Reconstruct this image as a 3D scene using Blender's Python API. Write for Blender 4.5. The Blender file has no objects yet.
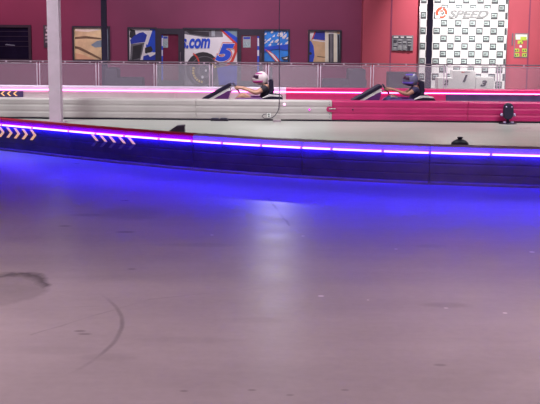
import bpy, bmesh, math, random
from mathutils import Vector, Matrix
import numpy as np
random.seed(7)
SC = bpy.context.scene
COL = SC.collection
R = math.radians

# ------------------------------------------------------------------ camera
CAM_Z, F, PITCH, ROLL = 2.0, 1050.0, 9.2, 0.5
cam_d = bpy.data.cameras.new('camera'); cam = bpy.data.objects.new('camera', cam_d); COL.objects.link(cam)
CM = Matrix.Rotation(R(90 - PITCH), 4, 'X') @ Matrix.Rotation(R(ROLL), 4, 'Z')
cam.matrix_world = Matrix.Translation((0, 0, CAM_Z)) @ CM
cam_d.sensor_width = 36; cam_d.lens = F / 540 * 36
cam_d.clip_start = 0.1; cam_d.clip_end = 200
SC.camera = cam
def ray(px, py):
    return (CM.to_3x3() @ Vector(((px - 270) / F, -(py - 202) / F, -1)))
def gnd(px, py, z=0.0):
    d = ray(px, py); t = (z - CAM_Z) / d.z
    return Vector((d.x * t, d.y * t, z))
def at(px, py, Y):
    d = ray(px, py); t = Y / d.y
    return Vector((d.x * t, Y, CAM_Z + d.z * t))

# ------------------------------------------------------------------ materials
def mat(name, col, rough=0.5, var=0.12, scale=6.0, metal=0.0, emit=None, spec=0.5, coat=0.0):
    m = bpy.data.materials.new(name); m.use_nodes = True
    nt = m.node_tree; b = nt.nodes['Principled BSDF']
    b.inputs['Roughness'].default_value = rough; b.inputs['Metallic'].default_value = metal
    b.inputs['Specular IOR Level'].default_value = spec; b.inputs['Coat Weight'].default_value = coat
    if emit:
        b.inputs['Base Color'].default_value = (*col, 1)
        b.inputs['Emission Color'].default_value = (*emit[0], 1); b.inputs['Emission Strength'].default_value = emit[1]
        return m
    tc = nt.nodes.new('ShaderNodeTexCoord'); n = nt.nodes.new('ShaderNodeTexNoise'); n.inputs['Scale'].default_value = scale
    n.inputs['Detail'].default_value = 4
    rp = nt.nodes.new('ShaderNodeValToRGB')
    lo = [max(0, c * (1 - var)) for c in col]; hi = [min(1, c * (1 + var)) for c in col]
    rp.color_ramp.elements[0].position = .3; rp.color_ramp.elements[0].color = (*lo, 1)
    rp.color_ramp.elements[1].position = .7; rp.color_ramp.elements[1].color = (*hi, 1)
    nt.links.new(tc.outputs['Object'], n.inputs['Vector']); nt.links.new(n.outputs['Fac'], rp.inputs['Fac'])
    nt.links.new(rp.outputs['Color'], b.inputs['Base Color'])
    return m
M = {}
M['wall'] = mat('red_wall_paint', (.25, .040, .105), .6, .08, .7)  # purple share of this red stands in for lens haze
M['wall_spotlit'] = mat('spotlit_red_wall_paint', (.50, .075, .115), .6, .06, .7)  # lighter, paler red stands in for spotlight overexposure on the right wall
M['navy'] = mat('hazed_black_plastic', (.060, .040, .125), .4, .25, 3)  # navy lift in a black plastic stands in for flare haze
M['black'] = mat('black_plastic', (.020, .014, .046), .45, .2, 8)
M['column'] = mat('hazed_column_paint', (.032, .022, .080), .5, .15, 4)  # black column paint, raised towards navy to imitate lens flare haze
M['white_col'] = mat('white_column_paint', (.60, .45, .58), .55, .06, 5)
M['white_pl'] = mat('white_barrier_plastic', (.50, .44, .46), .4, .08, 2)
M['red_pl'] = mat('red_barrier_plastic', (.50, .016, .135), .38, .12, 2)
M['cap_red'] = mat('magenta_red_cap', (.95, .006, .095), .6, .1, 2)
M['cap_white'] = mat('white_cap', (.60, .52, .68), .4, .06, 2)
M['skirt'] = mat('grey_rubber_skirt', (.20, .17, .18), .6, .15, 5)
M['blue_led'] = mat('blue_led', (.02, .01, .2), .3, emit=((.015, .003, 1.0), 68.0))
M['led_core'] = mat('hot_led_core', (.1, .1, .2), .3, emit=((.19, .165, 1.0), 11.0))
M['pink_led'] = mat('pink_led', (.2, .02, .1), .3, emit=((1.0, .17, .55), 7.5))
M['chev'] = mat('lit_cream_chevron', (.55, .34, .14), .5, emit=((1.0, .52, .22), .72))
M['chev_grey'] = mat('grey_chevron', (.16, .13, .20), .6, .2, 40)  # plain grey strokes without emission for the second group's lower halves
M['frame'] = mat('dark_grey_frame', (.035, .026, .045), .5, .15, 8)
M['rail'] = mat('grey_top_rail', (.17, .12, .16), .4, .1, 5)
M['tube'] = mat('pale_fence_tube', (.55, .43, .54), .4, .08, 5)
M['lounge'] = mat('dark_grey_upholstery', (.060, .055, .085), .7, .15, 9)
M['metal'] = mat('brushed_metal', (.45, .42, .46), .35, .1, 10, metal=.8)
M['board'] = mat('grey_board', (.20, .20, .23), .5, .1, 9)
M['board_dark'] = mat('dark_grey_board', (.07, .07, .09), .5, .1, 9)
M['paper'] = mat('white_print', (.80, .80, .80), .6, .04, 9)
M['podium'] = mat('white_podium_paint', (.93, .95, .95), .5, .03, 9)
M['print_grey'] = mat('pale_grey_print', (.42, .44, .46), .6, .1, 20)
M['print_mid'] = mat('mid_grey_print', (.20, .21, .22), .6, .2, 20)
M['print_dark'] = mat('charcoal_print', (.06, .065, .075), .6, .2, 20)
M['print_teal'] = mat('pale_teal_print', (.36, .44, .44), .6, .35, 30)
M['backdrop'] = mat('white_backdrop_fabric', (.82, .82, .84), .7, .03, 9)
M['logo_red'] = mat('logo_red', (.75, .07, .03), .5, .1, 9)
M['lime'] = mat('lime_card', (.50, .62, .07), .5, .12, 20)
M['g_blue'] = mat('graphic_blue', (.020, .085, .62), .35, .12, 3)
M['g_royal'] = mat('graphic_royal_blue', (.030, .055, .42), .35, .15, 3)
M['g_sky'] = mat('graphic_sky_blue', (.03, .26, .78), .35, .2, 3)
M['g_white'] = mat('graphic_white', (.88, .83, .83), .35, .06, 3)
M['g_grey'] = mat('graphic_grey', (.16, .155, .17), .35, .35, 3)
M['g_dark'] = mat('graphic_charcoal', (.035, .033, .04), .35, .25, 3)
M['g_slat'] = mat('dim_blind_slat', (.020, .015, .04), .4, .2, 6)
M['g_red'] = mat('graphic_red', (.65, .06, .045), .35, .1, 3)
M['g_yellow'] = mat('graphic_yellow', (.75, .55, .10), .4, .1, 9)
M['g_tan'] = mat('graphic_tan', (.78, .52, .29), .4, .12, 3)
M['g_sand'] = mat('graphic_sand', (.82, .66, .36), .4, .25, 2.5)
M['g_brown'] = mat('graphic_brown', (.20, .14, .08), .4, .25, 6)
M['g_bluegrey'] = mat('graphic_blue_grey', (.24, .34, .40), .4, .12, 4)
M['cream'] = mat('cream_paint', (.95, .88, .68), .5, .06, 4)
M['dark_glass'] = mat('dark_window_glass', (.012, .010, .032), .12, .3, 2)
M['glass_reflection'] = mat('door_glass_painted_reflection', (.17, .022, .055), .2, .15, 2)  # maroon base colour paints a reflection into the glass
M['skin'] = mat('skin', (.52, .27, .19), .5, .06, 9)
M['skin_tan'] = mat('tan_skin', (.40, .19, .14), .5, .06, 9)
M['shirt'] = mat('black_shirt_cloth', (.020, .016, .032), .8, .2, 20)
M['shirt_navy'] = mat('navy_shirt_cloth', (.030, .022, .085), .8, .2, 20)
M['shorts'] = mat('purple_shorts_cloth', (.12, .03, .15), .8, .2, 20)
M['jeans'] = mat('blue_jeans_cloth', (.06, .06, .17), .8, .2, 20)
M['helmet_white'] = mat('white_helmet_shell', (.78, .66, .72), .2, .05, 9, coat=.4)
M['helmet_blue'] = mat('slate_helmet_shell', (.15, .14, .26), .2, .2, 9, coat=.4)
M['helmet_mark'] = mat('magenta_helmet_stripe', (.42, .03, .25), .3, .1, 9)
M['helmet_violet'] = mat('violet_helmet_stripe', (.16, .10, .60), .3, .1, 9)
M['visor'] = mat('dark_visor', (.06, .02, .06), .1, .2, 9)
M['kart_black'] = mat('kart_black_plastic', (.014, .009, .036), .55, .2, 9, spec=.3)
M['kart_white'] = mat('kart_white_plastic', (.75, .70, .74), .35, .05, 9)
M['kart_purple'] = mat('kart_purple_plastic', (.11, .02, .16), .35, .15, 9)
M['rubber'] = mat('tyre_rubber', (.012, .012, .014), .7, .2, 20)
M['shoe'] = mat('white_shoe', (.55, .50, .52), .6, .1, 20)
M['reflector'] = mat('magenta_reflector', (.3, .01, .3), .2, emit=((1.0, .05, .8), 1.2))  # emission paints a magenta glint onto a reflector
M['pink_reflector'] = mat('pale_pink_reflector', (.5, .2, .4), .2, emit=((1.0, .55, .85), 1.6))  # pale pink glint painted by emission, not a lamp
M['lamp_lens'] = mat('lilac_lens', (.55, .42, .68), .2, .1, 9)

# fence mesh: fine woven screen, half see-through
def mesh_screen(name, lo, hi, col):
    m = bpy.data.materials.new(name); m.use_nodes = True; nt = m.node_tree
    b = nt.nodes['Principled BSDF']; out = nt.nodes['Material Output']
    b.inputs['Base Color'].default_value = (*col, 1); b.inputs['Roughness'].default_value = .6
    tr = nt.nodes.new('ShaderNodeBsdfTransparent'); mx = nt.nodes.new('ShaderNodeMixShader')
    tc = nt.nodes.new('ShaderNodeTexCoord'); n = nt.nodes.new('ShaderNodeTexNoise'); n.inputs['Scale'].default_value = 2.0
    mr = nt.nodes.new('ShaderNodeMapRange'); mr.inputs['To Min'].default_value = lo; mr.inputs['To Max'].default_value = hi
    nt.links.new(tc.outputs['Object'], n.inputs['Vector']); nt.links.new(n.outputs['Fac'], mr.inputs['Value'])
    nt.links.new(mr.outputs['Result'], mx.inputs['Fac'])
    nt.links.new(tr.outputs[0], mx.inputs[1]); nt.links.new(b.outputs[0], mx.inputs[2]); nt.links.new(mx.outputs[0], out.inputs['Surface'])
    return m
M['screen'] = mesh_screen('fine_fence_mesh', .15, .23, (.46, .40, .52))
M['screen_veiled'] = mesh_screen('veiled_fence_mesh', .22, .32, (.50, .48, .56))  # stronger, paler veil stands in for lit mesh and grey things behind it

# ------------------------------------------------------------------ helpers
class MB:
    def __init__(s): s.b = bmesh.new(); s.mats = []
    def mi(s, m):
        if m not in s.mats: s.mats.append(m)
        return s.mats.index(m)
    def box(s, c, d, rot=None, m=None, bev=0.0):
        g = bmesh.ops.create_cube(s.b, size=1)
        vs = g['verts']
        bmesh.ops.scale(s.b, vec=d, verts=vs)
        if bev > 0:
            es = list({e for v in vs for e in v.link_edges})
            r = bmesh.ops.bevel(s.b, geom=es, offset=bev, segments=2, affect='EDGES', profile=.6)
            vs = list({v for f in r['faces'] for v in f.verts} | {v for v in vs if v.is_valid})
        if rot is not None: bmesh.ops.rotate(s.b, cent=(0, 0, 0), matrix=rot, verts=vs)
        bmesh.ops.translate(s.b, vec=c, verts=vs)
        if m:
            i = s.mi(m)
            for f in {f for v in vs for f in v.link_faces}: f.material_index = i
        return s
    def boxc(s, a, b, m=None, bev=0.0):
        a, b = Vector(a), Vector(b)
        return s.box((a + b) / 2, [abs(x) for x in (b - a)], m=m, bev=bev)
    def tube(s, pts, r, n=8, m=None, closed=False):
        pts = [Vector(p) for p in pts]; rings = []
        k = len(pts)
        rr = r if isinstance(r, (list, tuple)) else [r] * k
        up = None
        for i, p in enumerate(pts):
            if closed: t = pts[(i + 1) % k] - pts[i - 1]
            else: t = pts[min(i + 1, k - 1)] - pts[max(i - 1, 0)]
            t.normalize()
            if up is None:
                up = Vector((0, 0, 1)) if abs(t.z) < .9 else Vector((1, 0, 0))
            u = (up - t * up.dot(t)).normalized(); v = t.cross(u); up = u
            rings.append([s.b.verts.new(p + (u * math.cos(2 * math.pi * j / n) + v * math.sin(2 * math.pi * j / n)) * rr[i]) for j in range(n)])
        fs = []
        for i in range(k if closed else k - 1):
            a, b = rings[i], rings[(i + 1) % k]
            for j in range(n): fs.append(s.b.faces.new((a[j], a[(j + 1) % n], b[(j + 1) % n], b[j])))
        if not closed:
            fs.append(s.b.faces.new(rings[0][::-1])); fs.append(s.b.faces.new(rings[-1]))
        for f in fs: f.smooth = True
        if m:
            i = s.mi(m)
            for f in fs: f.material_index = i
        return s
    def lathe(s, prof, org, ax='Z', n=20, m=None):
        org = Vector(org); rings = []
        for r, h in prof:
            ring = []
            for j in range(n):
                a = 2 * math.pi * j / n; c, d = r * math.cos(a), r * math.sin(a)
                v = {'Z': (c, d, h), 'Y': (c, h, d), 'X': (h, c, d)}[ax]
                ring.append(s.b.verts.new(org + Vector(v)))
            rings.append(ring)
        fs = []
        for a, b in zip(rings, rings[1:]):
            for j in range(n): fs.append(s.b.faces.new((a[j], a[(j + 1) % n], b[(j + 1) % n], b[j])))
        fs.append(s.b.faces.new(rings[0][::-1])); fs.append(s.b.faces.new(rings[-1]))
        for f in fs: f.smooth = True
        if m:
            i = s.mi(m)
            for f in fs: f.material_index = i
        return s
    def prism(s, poly, fn, t0, t1, m=None):
        """poly of 2D points; fn(u, v, t) -> 3D"""
        a = [s.b.verts.new(fn(u, v, t0)) for u, v in poly]; b = [s.b.verts.new(fn(u, v, t1)) for u, v in poly]
        k = len(poly); fs = [s.b.faces.new(a), s.b.faces.new(b[::-1])]
        for i in range(k): fs.append(s.b.faces.new((a[i], b[i], b[(i + 1) % k], a[(i + 1) % k])))
        if m:
            i = s.mi(m)
            for f in fs: f.material_index = i
        return s
    def sweep(s, prof, path, closed_prof=True, m=None, smooth=False):
        """prof: (u back, z); path: list of (pos, normal_back)"""
        rings = [[s.b.verts.new(p + nb * u + Vector((0, 0, z))) for u, z in prof] for p, nb in path]
        k = len(prof); fs = []
        for a, b in zip(rings, rings[1:]):
            for j in range(k): fs.append(s.b.faces.new((a[j], b[j], b[(j + 1) % k], a[(j + 1) % k])))
        fs.append(s.b.faces.new(rings[0])); fs.append(s.b.faces.new(rings[-1][::-1]))
        if m:
            i = s.mi(m)
            for f in fs: f.material_index = i
        return s
    def build(s, name, m=None, parent=None, bevel=0.0):
        bmesh.ops.recalc_face_normals(s.b, faces=s.b.faces)
        me = bpy.data.meshes.new(name); s.b.to_mesh(me); s.b.free()
        for x in (s.mats or [m]): me.materials.append(x)
        return link(name, me, parent, bevel)
def link(name, me, parent=None, bevel=0.0):
    o = bpy.data.objects.new(name, me); COL.objects.link(o)
    if parent:
        o.parent = parent
        # meshes are written in world space unless their parent says they are local
        if not parent.get('_local'):
            o.matrix_parent_inverse = world_inv(parent)
        else:
            o['_local'] = 1
    if bevel:
        b = o.modifiers.new('bevel', 'BEVEL'); b.width = bevel; b.segments = 2; b.limit_method = 'ANGLE'
    return o
def world_inv(p):
    mt = p.matrix_basis.copy()
    while p.parent:
        mt = p.parent.matrix_basis @ p.matrix_parent_inverse @ mt; p = p.parent
    return mt.inverted()
def tag(o, label, cat, group=None, kind=None):
    if label: o['label'] = label
    if cat: o['category'] = cat
    if group: o['group'] = group
    if kind: o['kind'] = kind
    return o
def empty(name, loc, label=None, cat=None, group=None, kind=None, local=False, rz=0):
    o = bpy.data.objects.new(name, None); COL.objects.link(o); o.location = loc; o.rotation_euler = (0, 0, rz)
    o.empty_display_size = .1
    if local: o['_local'] = 1
    return tag(o, label, cat, group, kind)
def structure(o): o['kind'] = 'structure'; return o
def text_mesh(txt, size, shear=0.0, extrude=.004, offset=0.0):
    c = bpy.data.curves.new('t', 'FONT'); c.body = txt; c.size = size; c.shear = shear; c.extrude = extrude; c.offset = offset
    c.align_x = 'CENTER'; c.align_y = 'CENTER'
    o = bpy.data.objects.new('t', c); COL.objects.link(o)
    dg = bpy.context.evaluated_depsgraph_get(); me = bpy.data.meshes.new_from_object(o.evaluated_get(dg))
    bpy.data.objects.remove(o); bpy.data.curves.remove(c)
    return me
def add_text(name, txt, px0, py0, px1, py1, Y, m, parent, shear=0.0, offset=0.0, rot=0.0):
    """upright lettering facing -Y filling a rectangle on the plane at depth Y"""
    me = text_mesh(txt, 1.0, shear, .01, offset)
    xs = [v.co.x for v in me.vertices]; ys = [v.co.y for v in me.vertices]
    a, b = at(px0, py1, Y), at(px1, py0, Y)
    sx = (b.x - a.x) / (max(xs) - min(xs)); sz = (b.z - a.z) / (max(ys) - min(ys))
    cx, cy = (max(xs) + min(xs)) / 2, (max(ys) + min(ys)) / 2
    mid = (a + b) / 2; rt = Matrix.Rotation(rot, 3, 'Y')
    for v in me.vertices:
        p = Vector(((v.co.x - cx) * sx, -(v.co.z) * .3, (v.co.y - cy) * sz))
        v.co = mid + rt @ p
    me.materials.clear(); me.materials.append(m)
    return link(name, me, parent)

# ------------------------------------------------------------------ floor
def floor_material():
    m = bpy.data.materials.new('polished_concrete_floor'); m.use_nodes = True; nt = m.node_tree; L = nt.links
    b = nt.nodes['Principled BSDF']
    geo = nt.nodes.new('ShaderNodeTexCoord')
    def N(t, **kw):
        n = nt.nodes.new(t)
        for k, v in kw.items(): setattr(n, k, v)
        return n
    def math_(op, a, b_=None, c=None, clamp=False):
        n = N('ShaderNodeMath', operation=op, use_clamp=clamp)
        for i, v in enumerate((a, b_, c)):
            if v is None: continue
            if isinstance(v, (int, float)): n.inputs[i].default_value = v
            else: L.new(v, n.inputs[i])
        return n.outputs[0]
    P = geo.outputs['Object']
    def noise(scale, sc=(1, 1, 1), detail=5, rough=.6):
        mp = N('ShaderNodeMapping'); mp.inputs['Scale'].default_value = sc; L.new(P, mp.inputs['Vector'])
        n = N('ShaderNodeTexNoise'); n.inputs['Scale'].default_value = scale; n.inputs['Detail'].default_value = detail
        n.inputs['Roughness'].default_value = rough; L.new(mp.outputs[0], n.inputs['Vector'])
        return n.outputs['Fac']
    sep = N('ShaderNodeSeparateXYZ'); L.new(P, sep.inputs[0]); X, Y = sep.outputs[0], sep.outputs[1]
    n1 = noise(.35); n2 = noise(2.2); n3 = noise(1.2, (.25, 1.6, 1)); n4 = noise(14, (1, 1, 1), 3)
    base = math_('MULTIPLY_ADD', n1, .16, .33)
    base = math_('MULTIPLY_ADD', n2, .10, base); base = math_('MULTIPLY_ADD', n3, .16, base); base = math_('MULTIPLY_ADD', n4, .09, base)
    n5 = noise(.9, (.35, 2.2, 1), 6, .7); base = math_('MULTIPLY_ADD', n5, .14, base)
    base = math_('SUBTRACT', base, .195)
    warp = math_('MULTIPLY', math_('SUBTRACT', noise(3.0, (1, 1, 1), 4), .5), .5)
    def ell(c, rx, ry, soft, wob=1.0, rot=0.0):
        dx = math_('SUBTRACT', X, c[0]); dy = math_('SUBTRACT', Y, c[1])
        ca, sa = math.cos(rot), math.sin(rot)
        ex = math_('MULTIPLY', math_('MULTIPLY_ADD', dx, ca, math_('MULTIPLY', dy, sa)), 1 / rx)
        ey = math_('MULTIPLY', math_('MULTIPLY_ADD', dy, ca, math_('MULTIPLY', dx, -sa)), 1 / ry)
        r = math_('SQRT', math_('ADD', math_('MULTIPLY', ex, ex), math_('MULTIPLY', ey, ey)))
        r = math_('MULTIPLY_ADD', warp, wob, r)
        return math_('DIVIDE', math_('SUBTRACT', 1.0, r), soft, clamp=True), r
    dark = None
    def addm(x, k):
        nonlocal dark
        x = math_('MULTIPLY', x, k)
        dark = x if dark is None else math_('MAXIMUM', dark, x)
    # worn patch at the left, its darker upper rim
    c = gnd(-6, 290)
    e, r = ell((c.x, c.y), gnd(48, 292).x - c.x, .62, .14, 1.1, -.12)
    addm(math_('MULTIPLY', e, math_('MULTIPLY_ADD', n2, 1.6, -.15, clamp=True)), .34)
    rim = math_('MULTIPLY', e, math_('MULTIPLY_ADD', r, 3.4, -2.0, clamp=True))
    up = math_('MULTIPLY_ADD', math_('SUBTRACT', Y, c.y), 5.0, .2, clamp=True)
    addm(math_('MULTIPLY', rim, up), .72)
    # curved tyre scuff
    a0, a1, a2 = gnd(92, 361), gnd(122, 325), gnd(106, 298)
    def circ(p, q, s):
        ax, ay, bx, by, cx, cy = p.x, p.y, q.x, q.y, s.x, s.y
        d = 2 * (ax * (by - cy) + bx * (cy - ay) + cx * (ay - by))
        ux = ((ax*ax+ay*ay)*(by-cy)+(bx*bx+by*by)*(cy-ay)+(cx*cx+cy*cy)*(ay-by))/d
        uy = ((ax*ax+ay*ay)*(cx-bx)+(bx*bx+by*by)*(ax-cx)+(cx*cx+cy*cy)*(bx-ax))/d
        return (ux, uy), math.hypot(ax-ux, ay-uy)
    cc, rad = circ(a0, a1, a2)
    dx = math_('SUBTRACT', X, cc[0]); dy = math_('SUBTRACT', Y, cc[1])
    rr = math_('SQRT', math_('ADD', math_('MULTIPLY', dx, dx), math_('MULTIPLY', dy, dy)))
    rr = math_('MULTIPLY_ADD', warp, .05, rr)
    ring = math_('DIVIDE', math_('SUBTRACT', .022, math_('ABSOLUTE', math_('SUBTRACT', rr, rad))), .015, clamp=True)
    mk, _ = ell((a1.x - .05, a1.y - .1), .7, 1.0, .5, .3)
    addm(math_('MULTIPLY', math_('MULTIPLY', ring, mk), math_('MULTIPLY_ADD', n2, 1.5, -.1, clamp=True)), .5)
    for (px, py, rx, ry, k) in ((105, 357, .22, .10, .12), (132, 269, .05, .03, .4), (130, 213, .5, .5, .16), (90, 215, .28, .12, .22), (65, 226, .09, .05, .35), (125, 232, .12, .06, .35),
                                (430, 246, .18, .10, .10), (447, 305, .22, .10, .16), (85, 334, .06, .03, .4), (80, 331, .05, .03, .4), (200, 245, .5, .12, .12), (255, 320, .3, .1, .08), (190, 340, .4, .1, .08),
                                (60, 350, .4, .12, .08), (440, 365, .05, .03, .3), (290, 395, .03, .02, .3), (252, 390, .03, .02, .35), (184, 391, .03, .02, .35), (345, 390, .03, .02, .3)):
        p = gnd(px, py); e, _ = ell((p.x, p.y), rx, ry, .5, 1.2); addm(e, k)
    # fine crack across the floor
    def seg(p, q, w, k, wob=.12):
        p, q = gnd(*p), gnd(*q); d = (q - p); ln = d.length; d /= ln
        sx = math_('SUBTRACT', X, p.x); sy = math_('SUBTRACT', Y, p.y)
        t = math_('ADD', math_('MULTIPLY', sx, d.x), math_('MULTIPLY', sy, d.y))
        h = math_('ADD', math_('MULTIPLY', sx, -d.y), math_('MULTIPLY', sy, d.x)); h = math_('MULTIPLY_ADD', warp, wob, h)
        on = math_('MULTIPLY', math_('GREATER_THAN', t, 0), math_('LESS_THAN', t, ln))
        addm(math_('MULTIPLY', math_('MULTIPLY', on, math_('MULTIPLY_ADD', n2, 3.0, -1.0, clamp=True)), math_('DIVIDE', math_('SUBTRACT', w, math_('ABSOLUTE', h)), w * .6, clamp=True)), k)
    seg((30, 335), (150, 299), .014, .25); seg((150, 299), (265, 288), .014, .22); seg((0, 309), (100, 306), .02, .12)
    seg((268, 198), (290, 226), .02, .3)
    col = math_('MULTIPLY', base, math_('SUBTRACT', 1.0, dark))
    # pale spots
    light = None
    for (px, py, rx, ry) in ((321, 296, .028, .028), (303, 236, .02, .02), (505, 313, .02, .02), (446, 308, .02, .015), (368, 300, .012, .012), (532, 252, .03, .03), (396, 249, .02, .02), (212, 235, .02, .02)):
        p = gnd(px, py); e, _ = ell((p.x, p.y), rx, ry, .3, .4); light = e if light is None else math_('MAXIMUM', light, e)
    col = math_('ADD', col, math_('MULTIPLY', light, .45))
    cb = N('ShaderNodeCombineColor')
    L.new(math_('MULTIPLY', col, 1.0), cb.inputs[0]); L.new(math_('MULTIPLY', col, .98), cb.inputs[1]); L.new(math_('MULTIPLY', col, .97), cb.inputs[2])
    L.new(cb.outputs[0], b.inputs['Base Color'])
    ro = math_('MULTIPLY_ADD', n3, .14, .20); ro = math_('MULTIPLY_ADD', n2, .08, ro); ro = math_('MULTIPLY_ADD', dark, .3, ro)
    L.new(ro, b.inputs['Roughness'])
    bp = N('ShaderNodeBump'); bp.inputs['Strength'].default_value = .10; bp.inputs['Distance'].default_value = .01
    L.new(n4, bp.inputs['Height']); L.new(bp.outputs[0], b.inputs['Normal'])
    return m
M['floor'] = floor_material()
f = MB(); f.boxc((-16, -4, -.2), (16, 40, 0)); structure(f.build('floor', M['floor']))

# ------------------------------------------------------------------ walls
WY, WR = 38.0, 37.4                       # back wall face, right (protruding) wall face
xc = at(362.6, 40, WR).x
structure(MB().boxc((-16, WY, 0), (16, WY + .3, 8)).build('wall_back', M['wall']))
structure(MB().boxc((xc, WR, 0), (16, WY - .001, 8)).build('wall_right', M['wall_spotlit']))
for i, px in enumerate((391, 529)):
    x = at(px, 30, WR).x
    structure(MB().boxc((x - .025, WR - .012, 0), (x + .025, WR - .001, 8)).build(f'trim_{i+1}', M['wall']))

def plane_fn(Y):
    def fn(px, py, t):
        v = at(px, py, Y); v.y = Y - t
        return v
    return fn
class Graphic:
    """flat printed panel on the wall: polygons in pixel coordinates of the wall plane"""
    def __init__(s, Y): s.mb = MB(); s.fn = plane_fn(Y); s.k = 0
    def poly(s, pts, m):
        s.k += 1; s.mb.prism(pts, s.fn, 0.0 if s.k == 1 else .004, .004 + .0012 * s.k, M[m]); return s
    def rect(s, x0, y0, x1, y1, m): return s.poly([(x0, y0), (x1, y0), (x1, y1), (x0, y1)], m)
    def disc(s, cx, cy, rx, ry, m, a0=0, a1=360, n=24):
        full = a1 - a0 >= 360
        pts = [(cx + rx * math.cos(R(a0 + (a1 - a0) * i / n)), cy + ry * math.sin(R(a0 + (a1 - a0) * i / n))) for i in range(n if full else n + 1)]
        return s.poly(pts, m)
    def arc(s, cx, cy, r0, r1, a0, a1, m, n=12):
        an = [R(a0 + (a1 - a0) * i / n) for i in range(n + 1)]
        return s.poly([(cx + r1 * math.cos(a), cy + r1 * math.sin(a)) for a in an] + [(cx + r0 * math.cos(a), cy + r0 * math.sin(a)) for a in an[::-1]], m)
def frame(parent, x0, y0, x1, y1, Y, w, m, name='frame', depth=.08, zmin=None, w_top=None):
    a, b = at(x0, y1, Y), at(x1, y0, Y)
    z0 = a.z if zmin is None else zmin; z1 = b.z; mb = MB(); wt = w_top or w
    mb.boxc((a.x, Y - depth, z0), (a.x + w, Y - .001, z1)); mb.boxc((b.x - w, Y - depth, z0), (b.x, Y - .001, z1))
    mb.boxc((a.x + w, Y - depth, z1 - wt), (b.x - w, Y - .001, z1)); mb.boxc((a.x + w, Y - depth, z0), (b.x - w, Y - .001, z0 + w))
    return mb.build(name, m, parent)
def window(n, x0, y0, x1, y1, g, part='graphic_panel', w=.06, zmin=None):
    c = at((x0 + x1) / 2, y1, WY - .001)
    root = empty(f'window_{n}', (c.x, WY, 0), kind='structure')
    frame(root, x0, y0, x1, y1, WY, w, M['frame'], 'window_frame', zmin=zmin)
    g.mb.build(part, None, root)
    return root
def G(): return Graphic(WY - .002)

g = G().rect(-44, 26, 30, 60, 'dark_glass')
for y in (31, 36, 41, 46): g.rect(-44, y, 30, y + .7, 'g_slat')
g.poly([(6, 44), (15, 45), (14.6, 45.8), (5, 45)], 'g_bluegrey')
window(1, -45, 25, 31, 61, g, 'pane', .09)

g = G().rect(73.5, 27, 109, 60.5, 'g_sand')
g.poly([(75, 28), (101, 27.2), (101, 30), (88, 32), (75, 31)], 'cream').poly([(75, 37), (86, 36), (101, 38), (101, 39.5), (86, 38.5), (75, 39)], 'g_brown')
g.poly([(91, 45), (97, 41), (102, 40), (102, 47), (95, 47.5)], 'g_bluegrey').poly([(75, 46), (80, 47), (101, 58), (101, 60), (78, 49), (75, 48.5)], 'g_brown')
g.poly([(75, 53), (84, 55), (97, 60.4), (75, 60.4)], 'g_tan').rect(106.5, 28, 108.8, 60, 'g_bluegrey')
window(2, 73, 26.2, 110, 61, g)

g = G().rect(128.5, 28, 156, 61, 'g_white')
g.poly([(130, 29), (135, 30), (136, 36), (132, 39), (129.5, 37)], 'g_dark').poly([(130, 40), (134, 36), (139, 33), (143, 32), (147, 35), (145, 42), (137, 43), (131, 44)], 'g_royal')
g.poly([(131, 44), (144.5, 42.5), (142, 54), (140, 60.5), (130, 60.5)], 'g_grey').poly([(133, 46), (142.5, 44), (140, 58), (132, 60)], 'g_dark')
g.poly([(150, 29), (156, 29), (156, 52), (147, 54), (146, 46)], 'g_blue').poly([(145.5, 43), (150, 30), (152.5, 30.5), (147.5, 45)], 'g_white')
g.poly([(145, 48), (151, 46), (153, 50), (149, 54), (145, 53)], 'g_dark').poly([(143.5, 56), (149, 54.5), (155.8, 53.5), (156, 60.5), (143, 60.5)], 'g_royal').poly([(147, 53), (153, 52), (155.8, 54), (150, 57)], 'g_white')
window(3, 128, 27.4, 157, 61.5, g)

# big race-car side printed over the shop front
g = G().rect(183.5, 29, 238, 85, 'g_white')
g.poly([(184, 29.5), (222, 29.5), (223, 37), (206, 37.5), (184, 34)], 'g_grey').poly([(186, 31), (209, 32), (209, 36.5), (190, 34)], 'g_dark').rect(211.5, 30, 215, 36.5, 'print_grey')
g.poly([(219.5, 29.5), (223, 29.5), (238, 42.5), (238, 47)], 'g_red').poly([(222, 29.5), (231, 29.5), (238, 35), (238, 44)], 'g_blue').poly([(225, 29.5), (238, 29.5), (238, 38)], 'g_bluegrey')
g.rect(183.5, 63.5, 238, 85, 'g_grey').disc(203, 69.5, 17, 17.5, 'g_dark').disc(204.5, 71, 14.5, 15, 'g_grey').disc(204.5, 71, 13.8, 14.2, 'g_dark')
g.arc(187, 64, 11.3, 12.8, -60, 0, 'g_red')
g.disc(204.5, 71, 7, 7, 'g_grey').disc(204.5, 71, 5, 5, 'print_dark')
for k, a in enumerate((195, 182, 169, 156, 143, 130, 117, 104, -20, -32, -44)): g.arc(204.5, 71, 10.2, 12.4, a - 4, a + 4, 'g_yellow', 3)
g.disc(202.5, 77, 1.1, 1.6, 'paper').disc(206, 70.5, 1.0, 1.3, 'paper')
g.poly([(213, 58), (219, 57.5), (219, 58.7), (213, 59.2)], 'g_red').poly([(234, 46), (237.2, 44), (237.8, 50), (233.5, 61), (228, 66), (225, 66), (231, 60), (234.5, 52)], 'g_red').poly([(217, 68), (238, 64), (238, 85), (219, 85)], 'g_royal')
w4 = window(4, 183, 28.2, 239, 85, g, zmin=0.02)
add_text('lettering', 's.com', 181.3, 38.6, 210.2, 48.4, WY - .03, M['g_blue'], w4, .25, .035, R(-1))
add_text('number', '5', 214.2, 42.5, 236.2, 62.5, WY - .03, M['g_red'], w4, .32, .10)
add_text('number', '5', 214.6, 43.3, 235.0, 62.0, WY - .034, M['paper'], w4, .32, .075)
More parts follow.
